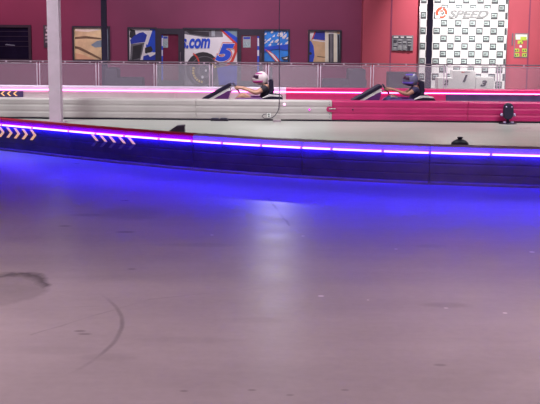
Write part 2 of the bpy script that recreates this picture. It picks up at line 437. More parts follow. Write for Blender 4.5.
add_text('number', '5', 215.2, 43.9, 234.6, 61.4, WY - .038, M['g_blue'], w4, .32, .055)

g = G().rect(263, 30, 290, 62, 'g_sky')
random.seed(3)
for i in range(34):
    x, y = random.uniform(264, 287), random.uniform(31, 45); l = random.uniform(1, 3)
    g.poly([(x, y), (x + l, y - l * .7), (x + l * .8, y + .9), (x - .5, y + 1.3)], 'g_white')
g.poly([(264, 47), (289, 44), (289, 50), (275, 49), (264, 52)], 'g_blue').poly([(264.5, 49), (270, 51), (276, 56), (281, 62), (276, 62), (270, 55)], 'g_red').poly([(267, 50.5), (273, 54), (279, 62), (277.5, 62), (271, 55)], 'g_white')
g.poly([(281, 57.5), (288, 56), (289, 59.5), (284, 60.5)], 'g_dark').poly([(283, 58.3), (287.5, 57.2), (287, 59)], 'g_white')
window(5, 262.6, 29.2, 290, 63, g)

g = G().rect(308, 31, 341, 63, 'g_tan')
g.poly([(309, 31.5), (315, 31.5), (312, 39), (309, 41)], 'g_white').poly([(314.5, 31.5), (316, 31.5), (313, 39), (311.6, 39.4)], 'g_red').poly([(316, 31.5), (325, 31.5), (325, 40.5), (313, 39)], 'g_royal').poly([(313, 39.5), (325, 41.2), (325, 42.2), (312, 40.6)], 'g_white')
g.poly([(308.5, 41), (311, 41), (313.5, 46), (314.5, 55), (313, 62.5), (308.5, 62.5)], 'g_blue').disc(310.5, 53.5, 1.4, 1.4, 'g_dark').poly([(317, 56), (325, 57), (325, 57.6), (317, 56.7)], 'g_brown')
g.rect(325, 31.5, 328.6, 62.5, 'cream').rect(328.6, 33.5, 333.6, 62.5, 'g_dark').rect(333.6, 31.5, 337.2, 62.5, 'cream').rect(337.2, 34, 340, 62.5, 'g_bluegrey').rect(329.8, 34.5, 332.6, 62.5, 'g_grey').rect(337.6, 35, 339.2, 62.5, 'g_dark').rect(328.6, 31.5, 333.6, 33.8, 'g_white')
window(6, 307.6, 30, 341.5, 63.5, g)

def door(n, x0, x1, y0, px0, px1, py0, poster, stripe, hx):
    c = at((x0 + x1) / 2, 50, WY)
    root = empty(f'door_{n}', (c.x, WY, 0), kind='structure')
    a, b = at(x0, 50, WY), at(x1, 50, WY); zt = at(x0, y0, WY).z
    ga, gb = at(px0, 50, WY), at(px1, 50, WY); zg = at(px0, py0, WY).z
    mb = MB()
    mb.boxc((a.x, WY - .10, 0), (ga.x, WY - .001, zt)); mb.boxc((gb.x, WY - .10, 0), (b.x, WY - .001, zt))
    mb.boxc((ga.x, WY - .10, zg), (gb.x, WY - .001, zt)); mb.boxc((ga.x, WY - .10, 0), (gb.x, WY - .001, .25))
    mb.build('door_frame', M['frame'], root)
    MB().boxc((ga.x, WY - .04, .25), (gb.x, WY - .002, zg)).build('pane', M['glass_reflection'], root)
    p = Graphic(WY - .041); x, y, X, Y_ = poster
    p.rect(x, y, X, Y_, 'print_grey').rect(x, y + (Y_ - y) * .45, X, Y_, 'print_teal').rect(x + .5, y + .6, X - .5, y + 2.6, 'g_royal')
    p.mb.build('poster', None, root)
    p = Graphic(WY - .041); x, X = stripe
    p.rect(x, py0 + 1, X, 84 if n else 84, 'g_blue').rect(x + .3, 38, X - .2, 46, 'g_white').rect(x + .2, 50, X - .3, 56, 'g_white')
    p.mb.build('decal', None, root)
    h = at(hx, 60, WY)
    MB().tube([(h.x, WY - .10, .85), (h.x, WY - .16, .88), (h.x, WY - .16, 1.22), (h.x, WY - .10, 1.25)], .014, 6).build('handle', M['rail'], root)
door(1, 157.2, 183, 28.4, 161.3, 178.6, 34.2, (163, 36, 168, 47.6), (161.5, 163), 180.8)
door(2, 239, 262.6, 29, 241.2, 259.5, 35, (243, 36.5, 250.6, 47.5), (257.2, 259.2), 261)

# signs on the wall
sg = empty('wall_sign', at(46, 48, WY - .01), 'narrow black wall sign with white blocks beside the white column', 'sign')
MB().boxc(at(43.8, 47.5, WY - .05), at(52, 25.2, WY - .001)).build('sign_board', M['board_dark'], sg)
g = Graphic(WY - .055)
for (x0, y0, x1, y1, m) in ((45, 26.5, 47.2, 28.6, 'print_grey'), (46, 29.5, 48, 31.5, 'paper'), (45.3, 33.8, 48.5, 35.6, 'paper'), (45, 37, 48, 39, 'print_grey'), (45.4, 41, 48.5, 42.6, 'print_grey'), (48.5, 26, 51.5, 46, 'print_grey')):
    g.rect(x0, y0, x1, y1, m)
g.mb.build('printed_panel', None, sg)

sg = empty('wall_sign', at(402, 50.5, WR - .01), 'grey printed price board on the bright red wall', 'sign')
MB().boxc(at(391.8, 50.6, WR - .05), at(413.2, 35.4, WR - .001)).build('board', M['board'], sg)
g = Graphic(WR - .055)
g.rect(392.8, 36.2, 412.2, 38.4, 'board_dark')
for (a, b) in ((393.5, 398.3), (400.6, 404), (406.5, 412)): g.rect(a, 36.6, b, 37.6, 'paper')
for c0 in (393.4, 398.2, 403.0, 407.6):
    for r_ in range(8):
        y = 39.6 + r_ * 1.3; ln = random.uniform(2.6, 3.7)
        g.rect(c0, y, c0 + ln, y + .7, random.choice(('print_grey', 'print_grey', 'board_dark')))
g.mb.build('printed_panel', None, sg)

sg = empty('notice_board', at(521, 57, WR - .01), 'clear frame with lime green cards on the red wall right of the backdrop', 'sign')
a, b = at(513.6, 57.4, WR - .03), at(528.2, 33.4, WR - .001)
frame(sg, 513.6, 33.4, 528.2, 57.4, WR, .025, M['board'], 'frame', .03)
MB().boxc(at(511.6, 45.4, WR - .03), at(513.4, 33.2, WR - .001)).build('bracket', M['rail'], sg)
def card(rects):
    g = Graphic(WR - .006)
    for (x0, y0, x1, y1, m) in rects: g.rect(x0, y0, x1, y1, m)
    g.mb.build('card', None, sg)
card([(514.8, 34.4, 527.2, 39.6, 'paper'), (520.4, 36.8, 526.6, 40.4, 'lime'), (514.8, 36.5, 516, 39.6, 'lime')])
card([(517.6, 40.6, 522.8, 44.0, 'lime'), (519.6, 42.4, 521.2, 43.6, 'print_dark'), (522, 40.6, 523.2, 41.6, 'print_dark')])
card([(519.4, 45.2, 521.8, 47.4, 'paper')])
for x in (514.2, 522):
    for y in (48.6, 53.2):
        card([(x, y, x + 5, y + 3.4, 'lime'), (x + .8, y + 1.2, x + 1.9, y + 2.8, 'print_dark'), (x + 2.7, y + .9, x + 3.9, y + 2.4, 'print_dark')])

# step-and-repeat backdrop
BY = WR - .25
a, b = at(419.3, 60, BY), at(505.5, 60, BY)
bd = empty('podium_backdrop', ((a.x + b.x) / 2, BY, 0), 'white winners backdrop with a checker of small dark logo squares and a red swirl logo', 'backdrop')
cw = (b.x - a.x) / 12.15; ch = 7.5 / (F / BY) * 1.0
ref = at(444, 23.3, BY)                   # centre of one dark square
mb = MB(); mb.boxc((a.x, BY, .05), (b.x, BY + .03, 3.6), m=M['backdrop'])
nn = 0
for r_ in range(-9, 5):
    zc = ref.z + r_ * ch
    for k in range(-8, 14):
        xs = ref.x + (k * 2 + (r_ % 2)) * cw
        hw = cw * .475; hh = ch * .45
        x0, x1 = max(xs - hw, a.x + .005), min(xs + hw, b.x - .005)
        if x1 - x0 < .02 or zc - hh < .1 or zc + hh > 3.55: continue
        mb.boxc((x0, BY - .004, zc - hh), (x1, BY, zc + hh), m=M['print_dark'])
        if x1 - x0 > .12:
            w_ = x1 - x0
            mb.boxc((x0 + w_ * .14, BY - .006, zc - hh * .35), (x1 - w_ * .14, BY - .004, zc + hh * .62), m=M['print_teal'])
            mb.boxc((x0 + w_ * .2, BY - .007, zc - hh * .05), (x0 + w_ * .62, BY - .006, zc + hh * .25), m=M['print_dark'])
mb.build('printed_fabric', None, bd)
mb = MB()
for x in (a.x - .02, b.x + .02): mb.tube([(x, BY + .04, 0), (x, BY + .04, 3.6)], .02, 8)
mb.tube([(a.x - .02, BY + .04, 3.6), (b.x + .02, BY + .04, 3.6)], .02, 8)
for x in (a.x + .1, b.x - .1): mb.boxc((x - .03, BY - .15, 0), (x + .03, BY + .22, .03))
mb.build('stand_frame', M['metal'], bd)
g = Graphic(BY - .009)
g.rect(435.4, 8.8, 491, 18.4, 'backdrop')
for (a0, a1, r0, r1) in ((150, 265, 3.4, 6.2), (285, 380, 3.0, 5.6), (30, 120, 3.2, 5.2), (200, 300, 1.9, 2.9)):
    g.arc(441.8, 13, r0, r1, a0, a1, 'logo_red')
g.disc(442.3, 13, 1.7, 1.9, 'print_dark').disc(442, 12.6, .7, .8, 'paper')
g.mb.build('logo_emblem', None, bd)
add_text('logo_lettering', 'SPEED', 448, 10.2, 489, 17.8, BY - .03, M['print_mid'], bd, .3, .045)

# podium
PY = 36.2
def pod_step(x0, x1, y0, num, nx0, ny0, nx1, ny1, par, depth):
    a, b = at(x0, y0, PY), at(x1, y0, PY)
    st = MB().boxc((a.x, PY, 0), (b.x, PY + .6, a.z), bev=.012).build('step', M['podium'], par)
    add_text('number', num, nx0, ny0, nx1, ny1, PY - .012, M['print_dark'], st, .3, .06)
pd = empty('winners_podium', at(466, 92, PY), 'white three-step winners podium numbered 1 2 3 before the checkered backdrop', 'podium')
pd.location.z = 0
pod_step(438, 452.9, 78.0, '2', 443.6, 79.6, 448.6, 85.2, pd, .6)
pod_step(453, 475.9, 70.6, '1', 462.6, 74.8, 467.8, 82.2, pd, .6)
pod_step(476, 494.5, 77.2, '3', 480.2, 80.4, 487.2, 86.6, pd, .6)
g = Graphic(PY - .003); g.rect(461.4, 71.8, 464.4, 72.6, 'logo_red').rect(464.4, 71.8, 470, 72.5, 'print_grey'); g.mb.build('logo_strip', None, pd)

# ------------------------------------------------------------------ columns
def column(px, pyb, Y, w, m, label, name):
    p = at(px, pyb, Y)
    root = empty(name, (p.x, Y, 0), label, 'column')
    MB().boxc((p.x - w / 2, Y - w / 2, .02), (p.x + w / 2, Y + w / 2, 8), bev=.008).build('shaft', m, root)
    MB().boxc((p.x - w * .8, Y - w * .8, 0), (p.x + w * .8, Y + w * .8, .02)).build('base_plate', m, root)
column(56.3, 119, 23.05, .255, M['white_col'], 'square white column standing before the far white barrier', 'support_column')
column(104.0, 20, 33, .165, M['column'], 'slim black column before the sand coloured window graphic', 'support_column')
column(429.6, 30, 33, .165, M['column'], 'slim black column in front of the checkered backdrop', 'support_column')

# ------------------------------------------------------------------ fence
FY = 28.3
edges = [-78, -20, 38.3, 97.3, 155.3, 211, 267.4, 319.3, 372.2, 445.5, 499, 552, 606]
hints = ['left of the dark window', 'below the dark window at far left', 'behind the white column', 'below the blue and white crate graphic', 'in front of the first dark door', 'below the big blue number five',
         'behind the driver in the white helmet', 'below the tan window graphic', 'behind the slate helmet driver', 'in front of the winners podium', 'right of the podium below the lime cards', 'at the far right']
zt = at(270, 62.4, FY).z
for i in range(len(edges) - 1):
    xa, xb = at(edges[i], 70, FY).x + .005, at(edges[i + 1], 70, FY).x - .005
    p = empty('fence_panel', ((xa + xb) / 2, FY, 0), 'pale framed mesh fence panel ' + hints[i], 'fence', 'mesh fence panels along the track')
    mb = MB(); w = .014
    for x in (xa + .030, xb - .030): mb.tube([(x, FY, 0), (x, FY, zt - .03)], w, 6)
    mb.tube([(xa + .03, FY, zt - .075), (xb - .03, FY, zt - .075)], .012, 6); mb.tube([(xa + .03, FY, .12), (xb - .03, FY, .12)], .016, 6)
    mb.build('tube_frame', M['tube'], p)
    MB().boxc((xa, FY - .004, .12), (xb, FY + .004, zt - .08)).build('mesh_infill', M['screen_veiled' if 150 < edges[i] < 300 else 'screen'], p)
    MB().boxc((xa, FY - .03, zt - .035), (xb, FY + .03, zt), bev=.008).build('top_rail', M['rail'], p)
    for fx in (.08, .46, .88):
        x = xa + (xb - xa) * fx
        MB().boxc((x - .022, FY - .036, zt - .05), (x + .022, FY - .031, zt - .012)).build('clip', M['tube'], p)
    for x in (xa + .03, xb - .03):
        MB().boxc((x - .026, FY - .2, 0), (x + .026, FY + .2, .02)).build('foot', M['rail'], p)

# lounge seats behind the fence
def lounge(px0, px1, ytall, ylow, xb0, xb1, Y, label):
    c = at((px0 + px1) / 2, 90, Y); root = empty('lounge_bench', (c.x, Y, 0), label, 'bench', 'dark lounge benches behind the fence')
    a, b = at(px0, ylow, Y), at(px1, ylow, Y); t0, t1 = at(xb0, ytall, Y), at(xb1, ytall, Y)
    MB().boxc((a.x, Y - .32, .14), (b.x, Y + .32, a.z), bev=.05).build('seat', M['lounge'], root)
    MB().boxc((t0.x, Y - .34, .14), (t1.x, Y + .34, t0.z), bev=.06).build('backrest', M['lounge'], root)
    for x in (a.x + .08, b.x - .08):
        for y in (Y - .26, Y + .26): MB().tube([(x, y, 0), (x, y, .16)], .025, 6).build('leg', M['black'], root)
lounge(106, 143.5, 67.5, 77, 106, 119, 31.0, 'dark lounge bench with its tall back beside the left black column')
lounge(322, 366, 68.5, 78.5, 347, 365, 31.0, 'dark lounge bench behind the fence below the tan window graphic')
c = at(400, 90, 31.0); rt = empty('cabinet', (c.x, 31, 0), 'dark grey box cabinet behind the slate helmet driver', 'cabinet')
a, b = at(387.5, 71.8, 31), at(416, 71.8, 31)
MB().boxc((a.x, 30.7, .03), (b.x, 31.3, a.z), bev=.02).build('body', M['lounge'], rt)
MB().boxc((a.x + .03, 30.685, .2), (b.x - .03, 30.7, a.z - .32)).build('door', M['board_dark'], rt)
c = at(270.5, 80, 31.0)
rt = empty('bollard', (c.x, 31, 0), 'slim dark post behind the fence by the white helmet driver', 'bollard')
MB().tube([(c.x, 31, .02), (c.x, 31, at(270, 67, 31).z)], .055, 10).build('post', M['lounge'], rt)
MB().boxc((c.x - .1, 30.9, 0), (c.x + .1, 31.1, .02)).build('base_plate', M['lounge'], rt)
p = at(363, 63, FY)
# ------------------------------------------------------------------ near barrier (curved)
pts = [(-60, 144.0), (0, 150.3), (50, 155.5), (80, 159), (120, 163.5), (170, 168.4), (240, 174.4), (300, 178), (360, 181.2), (450, 185.2), (540, 188.3), (600, 190)]
gp = [gnd(*q) for q in pts]
pf = np.polyfit([q.x for q in gp], [q.y for q in gp], 4)
def by(x): return float(np.polyval(pf, x))
def bpt(x):
    d = float(np.polyval(np.polyder(pf), x)); t = Vector((1, d, 0)).normalized()
    return Vector((x, by(x), 0)), Vector((-t.y, t.x, 0))
def px_to_x(px, z=.43):
    lo, hi = -12, 9
    for _ in range(50):
        m_ = (lo + hi) / 2; q = bpt(m_)[0] - Vector((0, 0, CAM_Z)) + Vector((0, 0, z))
        v = CM.to_3x3().transposed() @ q; x = 270 + F * v.x / -v.z
        if x < px: lo = m_
        else: hi = m_
    return (lo + hi) / 2
def path(xa, xb, step=.12):
    n = max(2, int((xb - xa) / step)); return [bpt(xa + (xb - xa) * i / n) for i in range(n + 1)]
BODY = [(.0, .0), (.0, .13), (.003, .139), (.003, .148), (.0, .157), (.0, .27), (.003, .279), (.003, .288), (.0, .297), (.0, .405), (.36, .405), (.36, 0)]
CAP = [(.03, .405), (.03, .447), (-.002, .449), (-.002, .508), (.010, .524), (.03, .530), (.16, .530), (.28, .49), (.36, .45), (.36, .405)]
TUBE = [(-.024, .414), (.012, .414), (.012, .444), (-.024, .444), (-.032, .437), (-.032, .421)]
SKIRT = [(-.022, 0), (-.022, .028), (-.006, .042), (-.0005, .042), (-.0005, 0)]
secs = [(-60, 70, 'cap_red', 'near barrier section with the full cream arrow chevrons below a magenta cap'),
        (70, 193, 'cap_red', 'near barrier section with the row of half grey chevrons below a magenta cap'),
        (193, 302, 'cap_white', 'near barrier section with the lilac cap next to the magenta cap'),
        (302, 430, 'cap_white', 'near barrier section with lilac cap, second right of the magenta cap'),
        (430, 600, 'cap_white', 'near barrier section with lilac cap running out of the frame at right')]
tubes = [-60, -27, 3, 33.6, 70, 97, 125.6, 160, 193, 223, 262, 302, 332, 383, 430, 491, 545, 600]
BAR = {}
for (x0, x1, cap, lab) in secs:
    xa, xb = px_to_x(x0) + .003, px_to_x(x1) - .003
    c = bpt((xa + xb) / 2)[0]
    root = empty('track_barrier', c, lab, 'barrier', 'dark barrier with the blue light strip'); BAR[x0] = root
    MB().sweep(BODY, path(xa, xb)).build('body', M['navy'], root)
    MB().sweep(SKIRT, path(xa, xb)).build('base_strip', M['skirt'], root)
    MB().sweep(CAP, path(xa, xb)).build('cap', M[cap], root)['label'] = 'magenta red cap' if cap == 'cap_red' else 'pale lilac white cap'
    tb = [t for t in tubes if x0 <= t <= x1]
    for t0, t1 in zip(tb, tb[1:]):
        tb_ = MB().sweep(TUBE, path(px_to_x(t0) + .016, px_to_x(t1) - .016)).build('led_tube', M['blue_led'], root); tb_['label'] = 'glowing blue light tube'
        MB().sweep([(-.035, .420), (-.0321, .420), (-.0321, .438), (-.035, .438)], path(px_to_x(t0) + .02, px_to_x(t1) - .02)).build('light_core', M['led_core'], tb_)['label'] = 'white hot line of the tube'
def chevron(tip, z, root, m_up, m_dn, h=.085, run=.075, w=.05, sgn=1):
    mb = MB()
    def fn(u, v, t):
        p, nb = bpt(tip + u); return p - nb * t + Vector((0, 0, v))
    for s, m_ in ((1, m_up), (-1, m_dn)):
        mb.prism([(0, z), (-run, z + s * h), (-run - w, z + s * h), (-w, z)], fn, .0005, .006, m_)
    return mb.build('chevron', None, root)
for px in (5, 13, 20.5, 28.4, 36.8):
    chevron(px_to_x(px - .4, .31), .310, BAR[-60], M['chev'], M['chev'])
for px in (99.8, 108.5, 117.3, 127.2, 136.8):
    chevron(px_to_x(px - 1.2, .31), .316, BAR[70], M['chev'], M['chev_grey'], h=.09, run=.085, w=.045)
for px in (300.2, 304.4):
    x = px_to_x(px, .2); p, nb = bpt(x)
    for z in (.06, .20): MB().lathe([(.009, 0), (.009, .006), (.004, .008)], p - nb * .008 + Vector((0, 0, z)), 'Y', 8).build('bolt', M['black'], BAR[193] if px < 302 else BAR[302])

# ------------------------------------------------------------------ far barrier (straight, ribbed)
def ypath(xa, xb, Y): return [(Vector((xa, Y, 0)), Vector((0, 1, 0))), (Vector((xb, Y, 0)), Vector((0, 1, 0)))]
AY = 23.9
RIB = [(.02, .035), (0, .05), (0, .150), (.010, .18), (.010, .20), (0, .230), (0, .320), (.010, .35), (.010, .37), (0, .400), (0, .49), (.025, .522), (.33, .522), (.36, .49), (.36, .035)]
BASE_SHADE = [(.035, 0), (.035, .035), (.34, .035), (.34, 0)]
fsecs = [(-80, 60, 'white_pl', 'ribbed white far barrier section left of the white column'), (60, 196, 'white_pl', 'ribbed white far barrier section right of the white column'),
         (196, 332, 'white_pl', 'ribbed white far barrier section with the hanging cable and magenta dots'), (332, 468, 'red_pl', 'ribbed red far barrier section joining the white barrier'),
         (468, 610, 'red_pl', 'ribbed red far barrier section behind the black signal light')]
RIB = [(u, .035 + (z - .035) * .89) for u, z in RIB]
FB = {}
for (x0, x1, m_, lab) in fsecs:
    xa, xb = at(x0, 109, AY).x + .003, at(x1, 109, AY).x - .003
    root = empty('ribbed_barrier', ((xa + xb) / 2, AY + .18, 0), lab, 'barrier', 'ribbed plastic barriers along the far track edge'); FB[x0] = root
    MB().sweep(RIB, ypath(xa, xb, AY)).build('shell', M[m_], root, .008)
    MB().sweep(BASE_SHADE, ypath(xa, xb, AY)).build('base', M['black'], root)  # black strip stands in for the shadow along the barrier foot
# joint tongue, dots and plate on the barrier faces
p = at(332, 109.3, AY); mb = MB()
def stad(hw, hh, n=8):
    return [(hw - hh + hh * math.cos(a), hh * math.sin(a)) for a in [math.pi * (i / n - .5) for i in range(n + 1)]] + [(-hw + hh + hh * math.cos(a), hh * math.sin(a)) for a in [math.pi * (i / n + .5) for i in range(n + 1)]]
mb.prism(stad(.125, .06), lambda u, v, t: Vector((p.x + u - .005, AY - t, p.z + v)), .0005, .014)
mb.build('joint_tongue', M['red_pl'], FB[332])
mb = MB(); mb.tube([(p.x - .07, AY - .02, p.z + .01), (p.x + .08, AY - .02, p.z + .014)], .014, 8); mb.build('joint_pin', M['white_pl'], FB[332])['label'] = 'pale joint pin'
for k, (px, py) in enumerate(((329.5, 102), (329.5, 104.5), (329.5, 114), (329.5, 117))):
    q = at(px, py, AY); MB().lathe([(.012, 0), (.012, .008)], (q.x, AY - .008, q.z), 'Y', 8).build('bolt', M['board'], FB[196])
q = at(309.4, 109.6, AY); MB().lathe([(.018, -.035), (.024, 0), (.024, .035)], (q.x, AY - .002, q.z), 'Y', 12).build('reflector_dot', M['reflector'], FB[196])['label'] = 'small magenta reflector with added glow'
q = at(284.4, 94.6 + 10, AY); q = at(284.4, 104.4, AY); MB().lathe([(.026, -.035), (.032, 0), (.032, .035)], (q.x, AY - .002, q.z), 'Y', 12).build('reflector_dot', M['pink_reflector'], FB[196])['label'] = 'small pale pink reflector with added glow'
q = at(352.8, 109.6, AY); MB().lathe([(.018, -.012), (.02, 0), (.02, .035)], (q.x, AY - .002, q.z), 'Y', 10).build('bolt', M['black'], FB[332])
q = at(268.8, 115.2, AY)
sp = MB().boxc((q.x - .045, AY - .012, q.z - .05), (q.x + .045, AY - .001, q.z + .05), bev=.004).build('socket_plate', M['paper'], FB[196])
sp['label'] = 'small white socket plate'
for z in (-.022, .022): MB().boxc((q.x - .018, AY - .018, q.z + z - .012), (q.x + .018, AY - .012, q.z + z + .012)).build('socket', M['black'], sp)

# hanging cable, floor box, lumps at the barrier foot
CY = 23.72
k0 = at(279.2, 30, CY); k1 = at(279.4, 104, CY)
cps = [(k0.x - .03, CY, 8), (k0.x, CY, 4), (k0.x, CY, 2), (k1.x, CY, .55), (k1.x - .005, CY, .38)]
for px, py in ((279, 108), (277.5, 112), (275, 115.5), (272, 117.8), (268, 118.6), (264, 118.2), (262, 116.4), (263.6, 114.4), (266.4, 114.0)):
    q = at(px, py, CY); cps.append((q.x, CY, max(.02, q.z)))
tag(MB().tube(cps, .0085, 6).build('hanging_cable', M['black']), 'thin black cable hanging down to the white far barrier', 'cable')
q = gnd(277, 122)
rt = empty('floor_box', q, 'small pale box on the floor at the foot of the hanging cable', 'box')
MB().boxc((q.x - .09, q.y - .06, 0), (q.x + .09, q.y + .06, .055), bev=.006).build('housing', M['metal'], rt)
MB().boxc((q.x - .08, q.y - .05, .055), (q.x + .08, q.y + .05, .064), bev=.003).build('lid', M['white_pl'], rt)
q = gnd(219.6, 120.6); q.y -= .08
rt = empty('rubber_block', q, 'low black twin block at the foot of the white far barrier', 'block')
for s in (-1, 1): MB().boxc((q.x + s * .1 - .085, q.y - .07, .025), (q.x + s * .1 + .085, q.y + .07, .07), bev=.02).build('lobe', M['black'], rt)
MB().boxc((q.x - .2, q.y - .05, 0), (q.x + .2, q.y + .05, .03), bev=.006).build('base', M['black'], rt)

# signal light in front of the red barrier
q = gnd(507.6, 123.8)
rt = empty('signal_light', q, 'black oval signal light on a stand before the red barrier', 'light')
MB().lathe([(.20, 0), (.20, .012), (.05, .02), (.03, .03)], q, 'Z', 20).build('base_plate', M['black'], rt)
MB().tube([q + Vector((0, 0, .02)), q + Vector((0, 0, .16))], .035, 10).build('stem', M['black'], rt)
mb = MB(); mb.prism(stad(.185, .112, 12), lambda u, v, t: Vector((q.x + v, q.y - t, .285 + u)), -.07, .07)
hd = mb.build('lamp_head', M['black'], rt, .02)
for s in (-1, 1):
    MB().lathe([(.018, 0), (.018, .01)], (q.x + s * .06, q.y - .082, .385), 'Y', 10).build('small_lens', M['lamp_lens'], hd)
    MB().lathe([(.02, -.03), (.036, -.01), (.036, .02), (.02, .03)], (q.x + s * .14, q.y, .20), 'Y', 12).build('side_lamp', M['lamp_lens'], rt)['label'] = 'pale lilac side lamp'
    MB().boxc((q.x + s * .085 - .03, q.y - .10, .02), (q.x + s * .085 + .03, q.y - .04, .06), bev=.01).build('foot_lug', M['lamp_lens'], rt)

# things behind the near barrier
q = gnd(178, 146); q.y = 18.6; q.x = at(178, 130, 18.6).x
rt = empty('casing', q, 'black wedge-shaped floodlight peeking over the magenta barrier cap', 'casing')  # black wedge-shaped equipment of unidentified purpose
s_ = 18.6 / F; zt_ = at(178, 125, 18.6).z
mb = MB(); mb.prism([(-.17, zt_ - .20), (.12, zt_ - .20), (.12, zt_), (-.02, zt_ - .012), (-.17, zt_ - .115)], lambda u, v, t: Vector((q.x + u, q.y + t, v)), -.14, .14)
mb.build('housing', M['black'], rt, .008)
MB().boxc((q.x - .15, q.y - .155, zt_ - .19), (q.x + .10, q.y - .142, zt_ - .13)).build('front_lip', M['board_dark'], rt)
MB().tube([q, q + Vector((0, 0, zt_ - .18))], .03, 8).build('post', M['black'], rt)
MB().boxc((q.x - .15, q.y - .15, 0), (q.x + .15, q.y + .15, .02)).build('foot_plate', M['black'], rt)
Yd = 17.2; q = at(460, 140, Yd); zt_ = at(460, 137, Yd).z; q = Vector((q.x, Yd, 0))
rt = empty('floor_beacon', q, 'black domed beacon with a short neck behind the lilac barrier cap', 'beacon')
MB().lathe([(.15, 0), (.15, zt_ - .14), (.135, zt_ - .09), (.10, zt_ - .06), (.055, zt_ - .04)], q, 'Z', 20).build('dome', M['black'], rt)
MB().lathe([(.036, zt_ - .04), (.036, zt_ - .018), (.046, zt_ - .016), (.046, zt_)], q, 'Z', 16).build('neck', M['black'], rt)

# ------------------------------------------------------------------ back barrier with the pink light strip
KY = 27.0
def hi(prof): return [(u, z * 1.13) for u, z in prof]
def kx(px): return at(px, 93, KY).x
ksecs = [(-80, 60, 'white_pl', 'cap_white', 'white back barrier section with the black arrow sign'), (60, 175, 'white_pl', 'cap_white', 'white back barrier section right of the white column'),
         (175, 286, 'white_pl', 'cap_white', 'white back barrier section behind the white helmet driver'), (286, 446, 'red_pl', 'red_pl', 'red back barrier section behind the slate helmet driver'),
         (446, 610, 'navy', 'red_pl', 'dark back barrier section below the podium with a magenta cap')]
ktubes = [-80, -10, 60, 118, 175, 231, 286, 340, 393, 446, 500, 555, 610]
for (x0, x1, m_, cp, lab) in ksecs:
    xa, xb = kx(x0) + .003, kx(x1) - .003
    root = empty('lit_barrier', ((xa + xb) / 2, KY, 0), lab, 'barrier', 'back barrier with the pink light strip')
    if x0 == -80: KB = root
    MB().sweep(hi(BODY), ypath(xa, xb, KY)).build('body', M[m_], root)
    MB().sweep(hi(CAP), ypath(xa, xb, KY)).build('cap', M[cp], root)
    MB().sweep(SKIRT, ypath(xa, xb, KY)).build('base_strip', M['skirt'], root)
    tb = [t for t in ktubes if x0 <= t <= x1]
    for t0, t1 in zip(tb, tb[1:]):
        MB().sweep([(u, (z - .429) * .75 + .429 * 1.13) for u, z in TUBE], ypath(kx(t0) + .002, kx(t1) - .002, KY)).build('led_tube', M['pink_led'], root)['label'] = 'glowing pink light tube'
a, b = at(-70, 97, KY - .04), at(23, 90.4, KY - .04)
rt = empty('arrow_sign', (b.x - .6, KY - .04, .3), 'black sign with cream left arrows on the back barrier at left', 'sign')
sp = MB().boxc((a.x, KY - .034, .22), (b.x, KY - .024, .455)).build('panel', M['navy'], rt)
for px in (-60, -52, -44, -36, -28, -20, -12, -4, 3.2, 9.4, 15.6):
    t = at(px - 2.6, 93, KY - .04).x; mb = MB()
    for s in (1, -1): mb.prism([(0, 0), (.07, s * .06), (.115, s * .06), (.045, 0)], lambda u, v, tt: Vector((t + u, KY - .034 - tt, .385 + v)), 0, .004)
    mb.build('chevron', M['chev'], rt)

# ------------------------------------------------------------------ karts and drivers
def skin_mesh(name, verts, edges, rad, root=0, sub=1):
    me = bpy.data.meshes.new(name); me.from_pydata([tuple(v) for v in verts], edges, [])
    o = bpy.data.objects.new(name, me); COL.objects.link(o)
    md = o.modifiers.new('s', 'SKIN'); md.use_smooth_shade = True
    sv = me.skin_vertices[0].data
    for i, r_ in enumerate(rad):
        sv[i].radius = (r_, r_) if isinstance(r_, float) else r_
        sv[i].use_root = (i == root)
    sd = o.modifiers.new('d', 'SUBSURF'); sd.levels = sub; sd.render_levels = sub
    dg = bpy.context.evaluated_depsgraph_get(); out = bpy.data.meshes.new_from_object(o.evaluated_get(dg))
    bpy.data.objects.remove(o); bpy.data.meshes.remove(me)
    return out
def place(me, m): me.materials.clear(); me.materials.append(m); return me

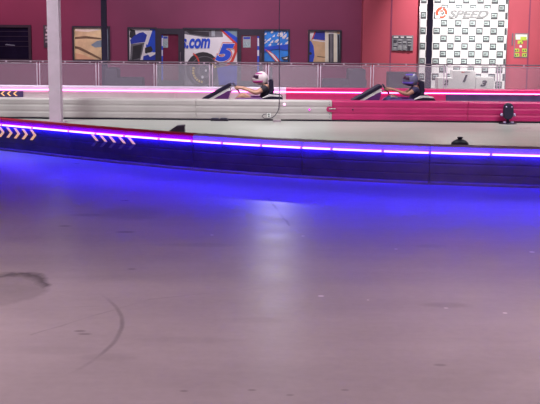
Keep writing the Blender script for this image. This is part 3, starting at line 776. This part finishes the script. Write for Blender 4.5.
def make_kart(loc, label):
    K = empty('go_kart', loc, label, 'go-kart', 'electric karts racing on the far track', local=True)
    def P(mb, name, m, par=None, bevel=0.0): return mb.build(name, m, par or K, bevel)
    xz = lambda u, v, t: Vector((u, t, v))
    # chassis and bumper rail
    mb = MB(); mb.boxc((-.95, -.32, .06), (.55, .32, .10)); P(mb, 'floor_pan', M['kart_black'])
    ring = [(-1.18, -.35), (-1.22, 0), (-1.18, .35), (-.95, .55), (-.3, .60), (.4, .60), (.62, .52), (.66, 0), (.62, -.52), (.4, -.60), (-.3, -.60), (-.95, -.55)]
    mb = MB(); mb.tube([(x, y, .17) for x, y in ring], .05, 10, closed=True); P(mb, 'bumper', M['kart_black'])
    # nose bodywork
    mb = MB(); mb.prism([(-1.17, .14), (-1.24, .32), (-1.02, .445), (-.62, .68), (-.54, .67), (-.60, .46), (-.52, .14)], xz, -.25, .25)
    P(mb, 'nose_cone', M['kart_white'], bevel=.02)
    mb = MB(); mb.prism([(-1.27, .33), (-1.25, .41), (-.62, .765), (-.555, .77), (-.54, .725), (-.62, .68), (-1.02, .44)], xz, -.27, .27)
    P(mb, 'front_fairing', M['kart_black'], bevel=.012)
    for s in (-1, 1):
        mb = MB(); mb.prism([(-.98, .40), (-.62, .60), (-.56, .60), (-.60, .44), (-.60, .34), (-.90, .32)], lambda u, v, t: Vector((u, s * (.251 + t), v)), 0, .012)
        P(mb, 'nose_stripe', M['kart_purple'])
        mb = MB(); mb.prism([(-.50, .12), (-.55, .30), (-.40, .45), (.16, .46), (.30, .40), (.36, .12)], lambda u, v, t: Vector((u, s * (.34 + t), v)), 0, .19)
        P(mb, 'side_pod', M['kart_purple'], bevel=.03)
        mb = MB(); mb.prism([(.20, .18), (.18, .44), (.36, .53), (.64, .505), (.70, .44), (.60, .18)], lambda u, v, t: Vector((u, s * (.30 + t), v)), 0, .22)
        P(mb, 'rear_pod', M['kart_black'], bevel=.02)
        mb = MB(); mb.prism([(.20, .45), (.36, .537), (.64, .512), (.66, .488), (.40, .50)], lambda u, v, t: Vector((u, s * (.33 + t), v)), 0, .2)
        P(mb, 'rear_stripe', M['kart_white'])
        for x, r_, w_ in ((-.78, .125, .12), (.44, .14, .18)):
            y = s * .46; mb = MB()
            mb.lathe([(r_ * .55, -w_ / 2), (r_ * .9, -w_ / 2), (r_, -w_ * .35), (r_, w_ * .35), (r_ * .9, w_ / 2), (r_ * .55, w_ / 2)], (x, y, r_), 'Y', 20)
            wh = P(mb, 'wheel', M['rubber'])
            mb = MB(); mb.lathe([(r_ * .54, -w_ * .42), (r_ * .5, 0), (r_ * .54, w_ * .42)], (x, y, r_), 'Y', 16); h = P(mb, 'hub', M['metal'], wh)
    mb = MB(); mb.tube([(.44, -.4, .14), (.44, .4, .14)], .02, 8); P(mb, 'axle', M['metal'])
    # seat
    mb = MB()
    mb.prism([(-.06, .13), (-.06, .17), (.10, .15), (.30, .20), (.35, .42), (.37, .66), (.34, .84), (.38, .89), (.46, .86), (.48, .62), (.44, .38), (.36, .14), (.1, .11)], xz, -.20, .20)
    for s in (-1, 1):
        mb.prism([(-.02, .14), (-.02, .24), (.14, .30), (.34, .52), (.40, .60), (.46, .60), (.42, .36), (.34, .15)], lambda u, v, t: Vector((u, s * (.20 + t), v)), 0, .03)
    P(mb, 'seat', M['kart_black'], bevel=.012)
    # steering
    wc = Vector((-.43, 0, .665)); ax = Vector((.82, 0, .57)).normalized(); u = Vector((0, 1, 0)); v = ax.cross(u)
    mb = MB(); mb.tube([wc + (u * math.cos(a) + v * math.sin(a)) * .145 for a in [2 * math.pi * i / 24 for i in range(24)]], .014, 8, closed=True)
    for a in (R(0), R(180), R(270)): mb.tube([wc - ax * .02, wc + (u * math.cos(a) + v * math.sin(a)) * .145], .011, 6)
    mb.lathe([(.035, -.02), (.035, .012)], wc, 'X', 12)
    sw = P(mb, 'steering_wheel', M['black'])
    mb = MB(); mb.tube([wc, wc - ax * .5], .016, 8); P(mb, 'steering_column', M['metal'])
    mb = MB(); mb.boxc((.46, -.22, .12), (.62, .22, .34), bev=.02); P(mb, 'motor_cover', M['board_dark'])
    for s in (-1, 1):
        mb = MB(); mb.boxc((-.86, s * .12 - .03, .10), (-.83, s * .12 + .03, .26)); P(mb, 'pedal', M['metal'])
    return K

def make_driver(loc, label, shirt, legs, shoe, skin, shell, mark, bare):
    D = empty('person', loc, label, 'person', None, local=True)
    V, E, RD = [], [], []
    def add(p, r_, par=None):
        V.append(Vector(p)); RD.append(r_); i = len(V) - 1
        if par is not None: E.append((par, i))
        return i
    pel = add((.17, 0, .27), (.15, .12))
    sp = add((.235, 0, .42), (.145, .105), pel); ch = add((.285, 0, .56), (.16, .115), sp); up = add((.285, 0, .68), (.13, .09), ch)
    nk = add((.245, 0, .755), .055, up); hd = add((.195, 0, .815), .085, nk); hd2 = add((.165, 0, .885), .095, hd); add((.16, 0, .955), .06, hd2)
    sh = {}
    wc = Vector((-.43, 0, .665)); ax = Vector((.82, 0, .57)).normalized(); vv = ax.cross(Vector((0, 1, 0)))
    for s in (-1, 1):
        a = add((.275, s * .185, .675), .070, up); e = add((.05, s * .27, .55), .048, a); w = add((-.275, s * .165, .665), .031, e)
        grip = wc + Vector((0, s * .145, 0))
        pm = add(grip + Vector((.055, s * .012, .012)), (.036, .024), w); sh[s] = (a, e, w)
        for k in range(4):                                   # four fingers round the rim
            off = vv * ((k - 1.5) * .021)
            ln = (.9, 1.0, .95, .8)[k]
            b0 = add(grip + off + Vector((.022, s * .026 * ln, .010)), .0095, pm)
            b1 = add(grip + off + Vector((-.016 * ln, s * .026 * ln, -.004)), .009, b0)
            b2 = add(grip + off + Vector((-.026 * ln, 0, -.010)), .0085, b1)
            add(grip + off + Vector((-.016, -s * .022 * ln, -.006)), .008, b2)
        t0 = add(grip + Vector((.04, -s * .022, .028)), .011, pm); add(grip + Vector((.016, -s * .030, .045)), .009, t0)
        hp = add((.12, s * .10, .25), .088, pel); kn = add((-.29, s * .17, .50), .068, hp)
        mid = add((-.44, s * .165, .33), .058, kn); an = add((-.66, s * .14, .17), .038, mid)
        hl = add((-.69, s * .14, .125), .042, an); add((-.80, s * .14, .235), .032, hl); sh[('l', s)] = (hp, kn, mid, an)
    body = link('body', place(skin_mesh('body', V, E, RD, pel, 2), skin), D)
    # shirt
    v2, e2, r2 = [], [], []
    def add2(p, r_, par=None):
        v2.append(Vector(p)); r2.append(r_); i = len(v2) - 1
        if par is not None: e2.append((par, i))
        return i
    p0 = add2((.175, 0, .29), (.165, .135)); p1 = add2(V[sp], (.160, .120), p0); p2 = add2(V[ch], (.175, .130), p1); p3 = add2(V[up] + Vector((0, 0, .005)), (.14, .10), p2)
    q = add2((.255, 0, .75), .085, p3); add2((.235, 0, .785), .075, q)
    for s in (-1, 1):
        a, e, w = (V[i] for i in sh[s])
        q = add2(a, .08, p3); add2(a.lerp(e, .55), .06, q)
    link('shirt', place(skin_mesh('shirt', v2, e2, r2, 0, 1), shirt), D)
    v2, e2, r2 = [], [], []
    p0 = add2((.18, 0, .265), (.16, .13))
    for s in (-1, 1):
        hp, kn, mid, an = (V[i] for i in sh[('l', s)])
        q = add2(hp, .10, p0)
        if bare: add2(hp.lerp(kn, .72), .088, q)
        else:
            q = add2(kn, .074, q); q = add2(mid, .068, q); add2(mid.lerp(an, .92), .05, q)
    link('shorts' if bare else 'trousers', place(skin_mesh('legwear', v2, e2, r2, 0, 1), legs), D)
    for s in (-1, 1):
        v2, e2, r2 = [], [], []
        q = add2((-.665, s * .14, .165), .05); q = add2((-.70, s * .14, .125), .052, q); q = add2((-.76, s * .14, .19), .046, q); add2((-.82, s * .14, .258), .034, q)
        link('shoe', place(skin_mesh('shoe', v2, e2, r2, 0, 1), M['shoe']), D)
    # full-face helmet facing -x
    hc = Vector((.165, 0, .900))
    mb = MB(); g_ = bmesh.ops.create_uvsphere(mb.b, u_segments=28, v_segments=18, radius=1)
    for v in g_['verts']:
        x, y, z = v.co; fx = -x
        sx = .165 + (.035 * max(0, fx) if z < .1 else 0)
        v.co = hc + Vector((x * sx * 1.06, y * .14, z * (.165 if z > 0 else .165) - .01 * max(0, fx) * (z < 0)))
    for f_ in mb.b.faces: f_.smooth = True
    hl = link_local(mb, 'helmet', shell, D)
    # visor: a band wrapped round the front
    mb = MB(); rows = []
    for j in range(5):
        z = -.10 + .55 * j / 4; row = []
        for i in range(17):
            a = R(-72 + 144 * i / 16); c_ = math.sqrt(max(0, 1 - z * z))
            row.append(mb.b.verts.new(hc + Vector((-math.cos(a) * c_ * .193 , math.sin(a) * c_ * .144, z * .162 + .005))))
        rows.append(row)
    for r0, r1 in zip(rows, rows[1:]):
        for i in range(16): mb.b.faces.new((r0[i], r0[i + 1], r1[i + 1], r1[i])).smooth = True
    o = link_local(mb, 'visor', M['visor'], hl); sm = o.modifiers.new('t', 'SOLIDIFY'); sm.thickness = .012
    for z0, z1 in ((-.62, -.30), (.62, .78)):
        mb = MB(); rows = []
        for j in range(3):
            z = z0 + (z1 - z0) * j / 2; row = []
            for i in range(25):
                a = R(-105 + 210 * i / 24); c_ = math.sqrt(1 - z * z)
                row.append(mb.b.verts.new(hc + Vector((-math.cos(a) * c_ * (.216 if z < 0 and abs(a) < 1.57 else .178), math.sin(a) * c_ * .144, z * .170 - (.008 * max(0, math.cos(a)) if z < 0 else 0)))))
            rows.append(row)
        for r0, r1 in zip(rows, rows[1:]):
            for i in range(24): mb.b.faces.new((r0[i], r0[i + 1], r1[i + 1], r1[i])).smooth = True
        o = link_local(mb, 'stripe', mark, hl); sm = o.modifiers.new('t', 'SOLIDIFY'); sm.thickness = .006
    return D
def link_local(mb, name, m, par):
    bmesh.ops.recalc_face_normals(mb.b, faces=mb.b.faces)
    me = bpy.data.meshes.new(name); mb.b.to_mesh(me); mb.b.free(); me.materials.append(m)
    return link(name, me, par)
RY = 25.4
for (hx, lab, dl, args) in ((261, 'go-kart of the white helmet driver, passing the white barrier', 'kart driver in a white helmet and black top with bare arms, hands on the wheel', (M['shirt'], M['shorts'], M['shoe'], M['skin'], M['helmet_white'], M['helmet_mark'], True)),
                            (411, 'go-kart of the slate helmet driver, passing the red barrier', 'kart driver in a slate blue helmet and dark navy top, both hands on the wheel', (M['shirt_navy'], M['jeans'], M['shoe'], M['skin_tan'], M['helmet_blue'], M['helmet_violet'], False))):
    x = at(hx, 77, RY).x - .165
    make_kart((x, RY, 0), lab); make_driver((x, RY, 0), dl, *args)

# ------------------------------------------------------------------ light
W = bpy.data.worlds.new('hall_ambience'); SC.world = W; W.use_nodes = True
bg = W.node_tree.nodes['Background']; bg.inputs['Color'].default_value = (.62, .42, .66, 1); bg.inputs['Strength'].default_value = .045
def area(name, loc, target, size, size_y, power, col, spread=180):
    l = bpy.data.lights.new(name, 'AREA'); l.shape = 'RECTANGLE'; l.size = size; l.size_y = size_y; l.energy = power; l.color = col; l.spread = R(spread)
    o = bpy.data.objects.new(name, l); COL.objects.link(o); o.location = loc
    o.rotation_euler = (Vector(target) - Vector(loc)).to_track_quat('-Z', 'Y').to_euler(); return o
def spot(name, loc, target, power, col, ang, blend=.6, rad=.12):
    l = bpy.data.lights.new(name, 'SPOT'); l.energy = power; l.color = col; l.spot_size = R(ang); l.spot_blend = blend; l.shadow_soft_size = rad
    o = bpy.data.objects.new(name, l); COL.objects.link(o); o.location = loc
    o.rotation_euler = (Vector(target) - Vector(loc)).to_track_quat('-Z', 'Y').to_euler(); return o
for x in (-7, 0, 7):
    area('high_bay_lamp', (x, 19.4, 6.8), (x, 22.3, 0), 1.6, .6, 205, (.93, 1, .93), 115)
    area('high_bay_lamp', (x, 25.0, 6.8), (x, 27.0, 0), 1.6, .6, 150, (1, .86, .93), 100)
for x in (-4, 4):
    area('high_bay_lamp', (x, 5.0, 6.8), (x, 6.5, 0), 1.4, .6, 135, (1, .71, .78), 78)
area('rear_fill_lamp', (0, -2.5, 4.4), (0, 15, .3), 3.0, .4, 64, (1, .58, .76), 60)  # added fill behind the camera, lifts the red of the barrier cap lips
area('high_bay_lamp', (.2, 36.0, 5.6), (.2, 30, 0), .4, .3, 48, (.92, .90, 1), 170)
spot('wall_spot', (7.6, 29.0, 6.5), (8.0, 37.3, 2.4), 5200, (1, .95, .90), 36, .9)
spot('wall_spot', (5.6, 34.2, 6.5), (6.0, 37.4, 2.0), 2700, (1, .90, .88), 56, 1.0)
spot('wall_spot', (-9.5, 33.0, 6.0), (-9.3, 38, 1.6), 1000, (1, .50, .66), 75, .9)
for x in (-4, 0.5):
    spot('wall_spot', (x, 32.5, 6.5), (x + .3, 38, 1.6), 1000, (.95, .86, 1), 75, .9)  # added spots that brighten the middle wall and window graphics
SC.view_settings.view_transform = 'Standard'; SC.view_settings.look = 'None'; SC.view_settings.gamma = 1.0; SC.view_settings.use_curve_mapping = False
SC.view_settings.exposure = 0.0
SC.cycles.use_denoising = True
SC.cycles.max_bounces = 8; SC.cycles.transparent_max_bounces = 12
SC.cycles.sample_clamp_indirect = 8.0
for o in list(bpy.data.objects):
    if '_local' in o: del o['_local']
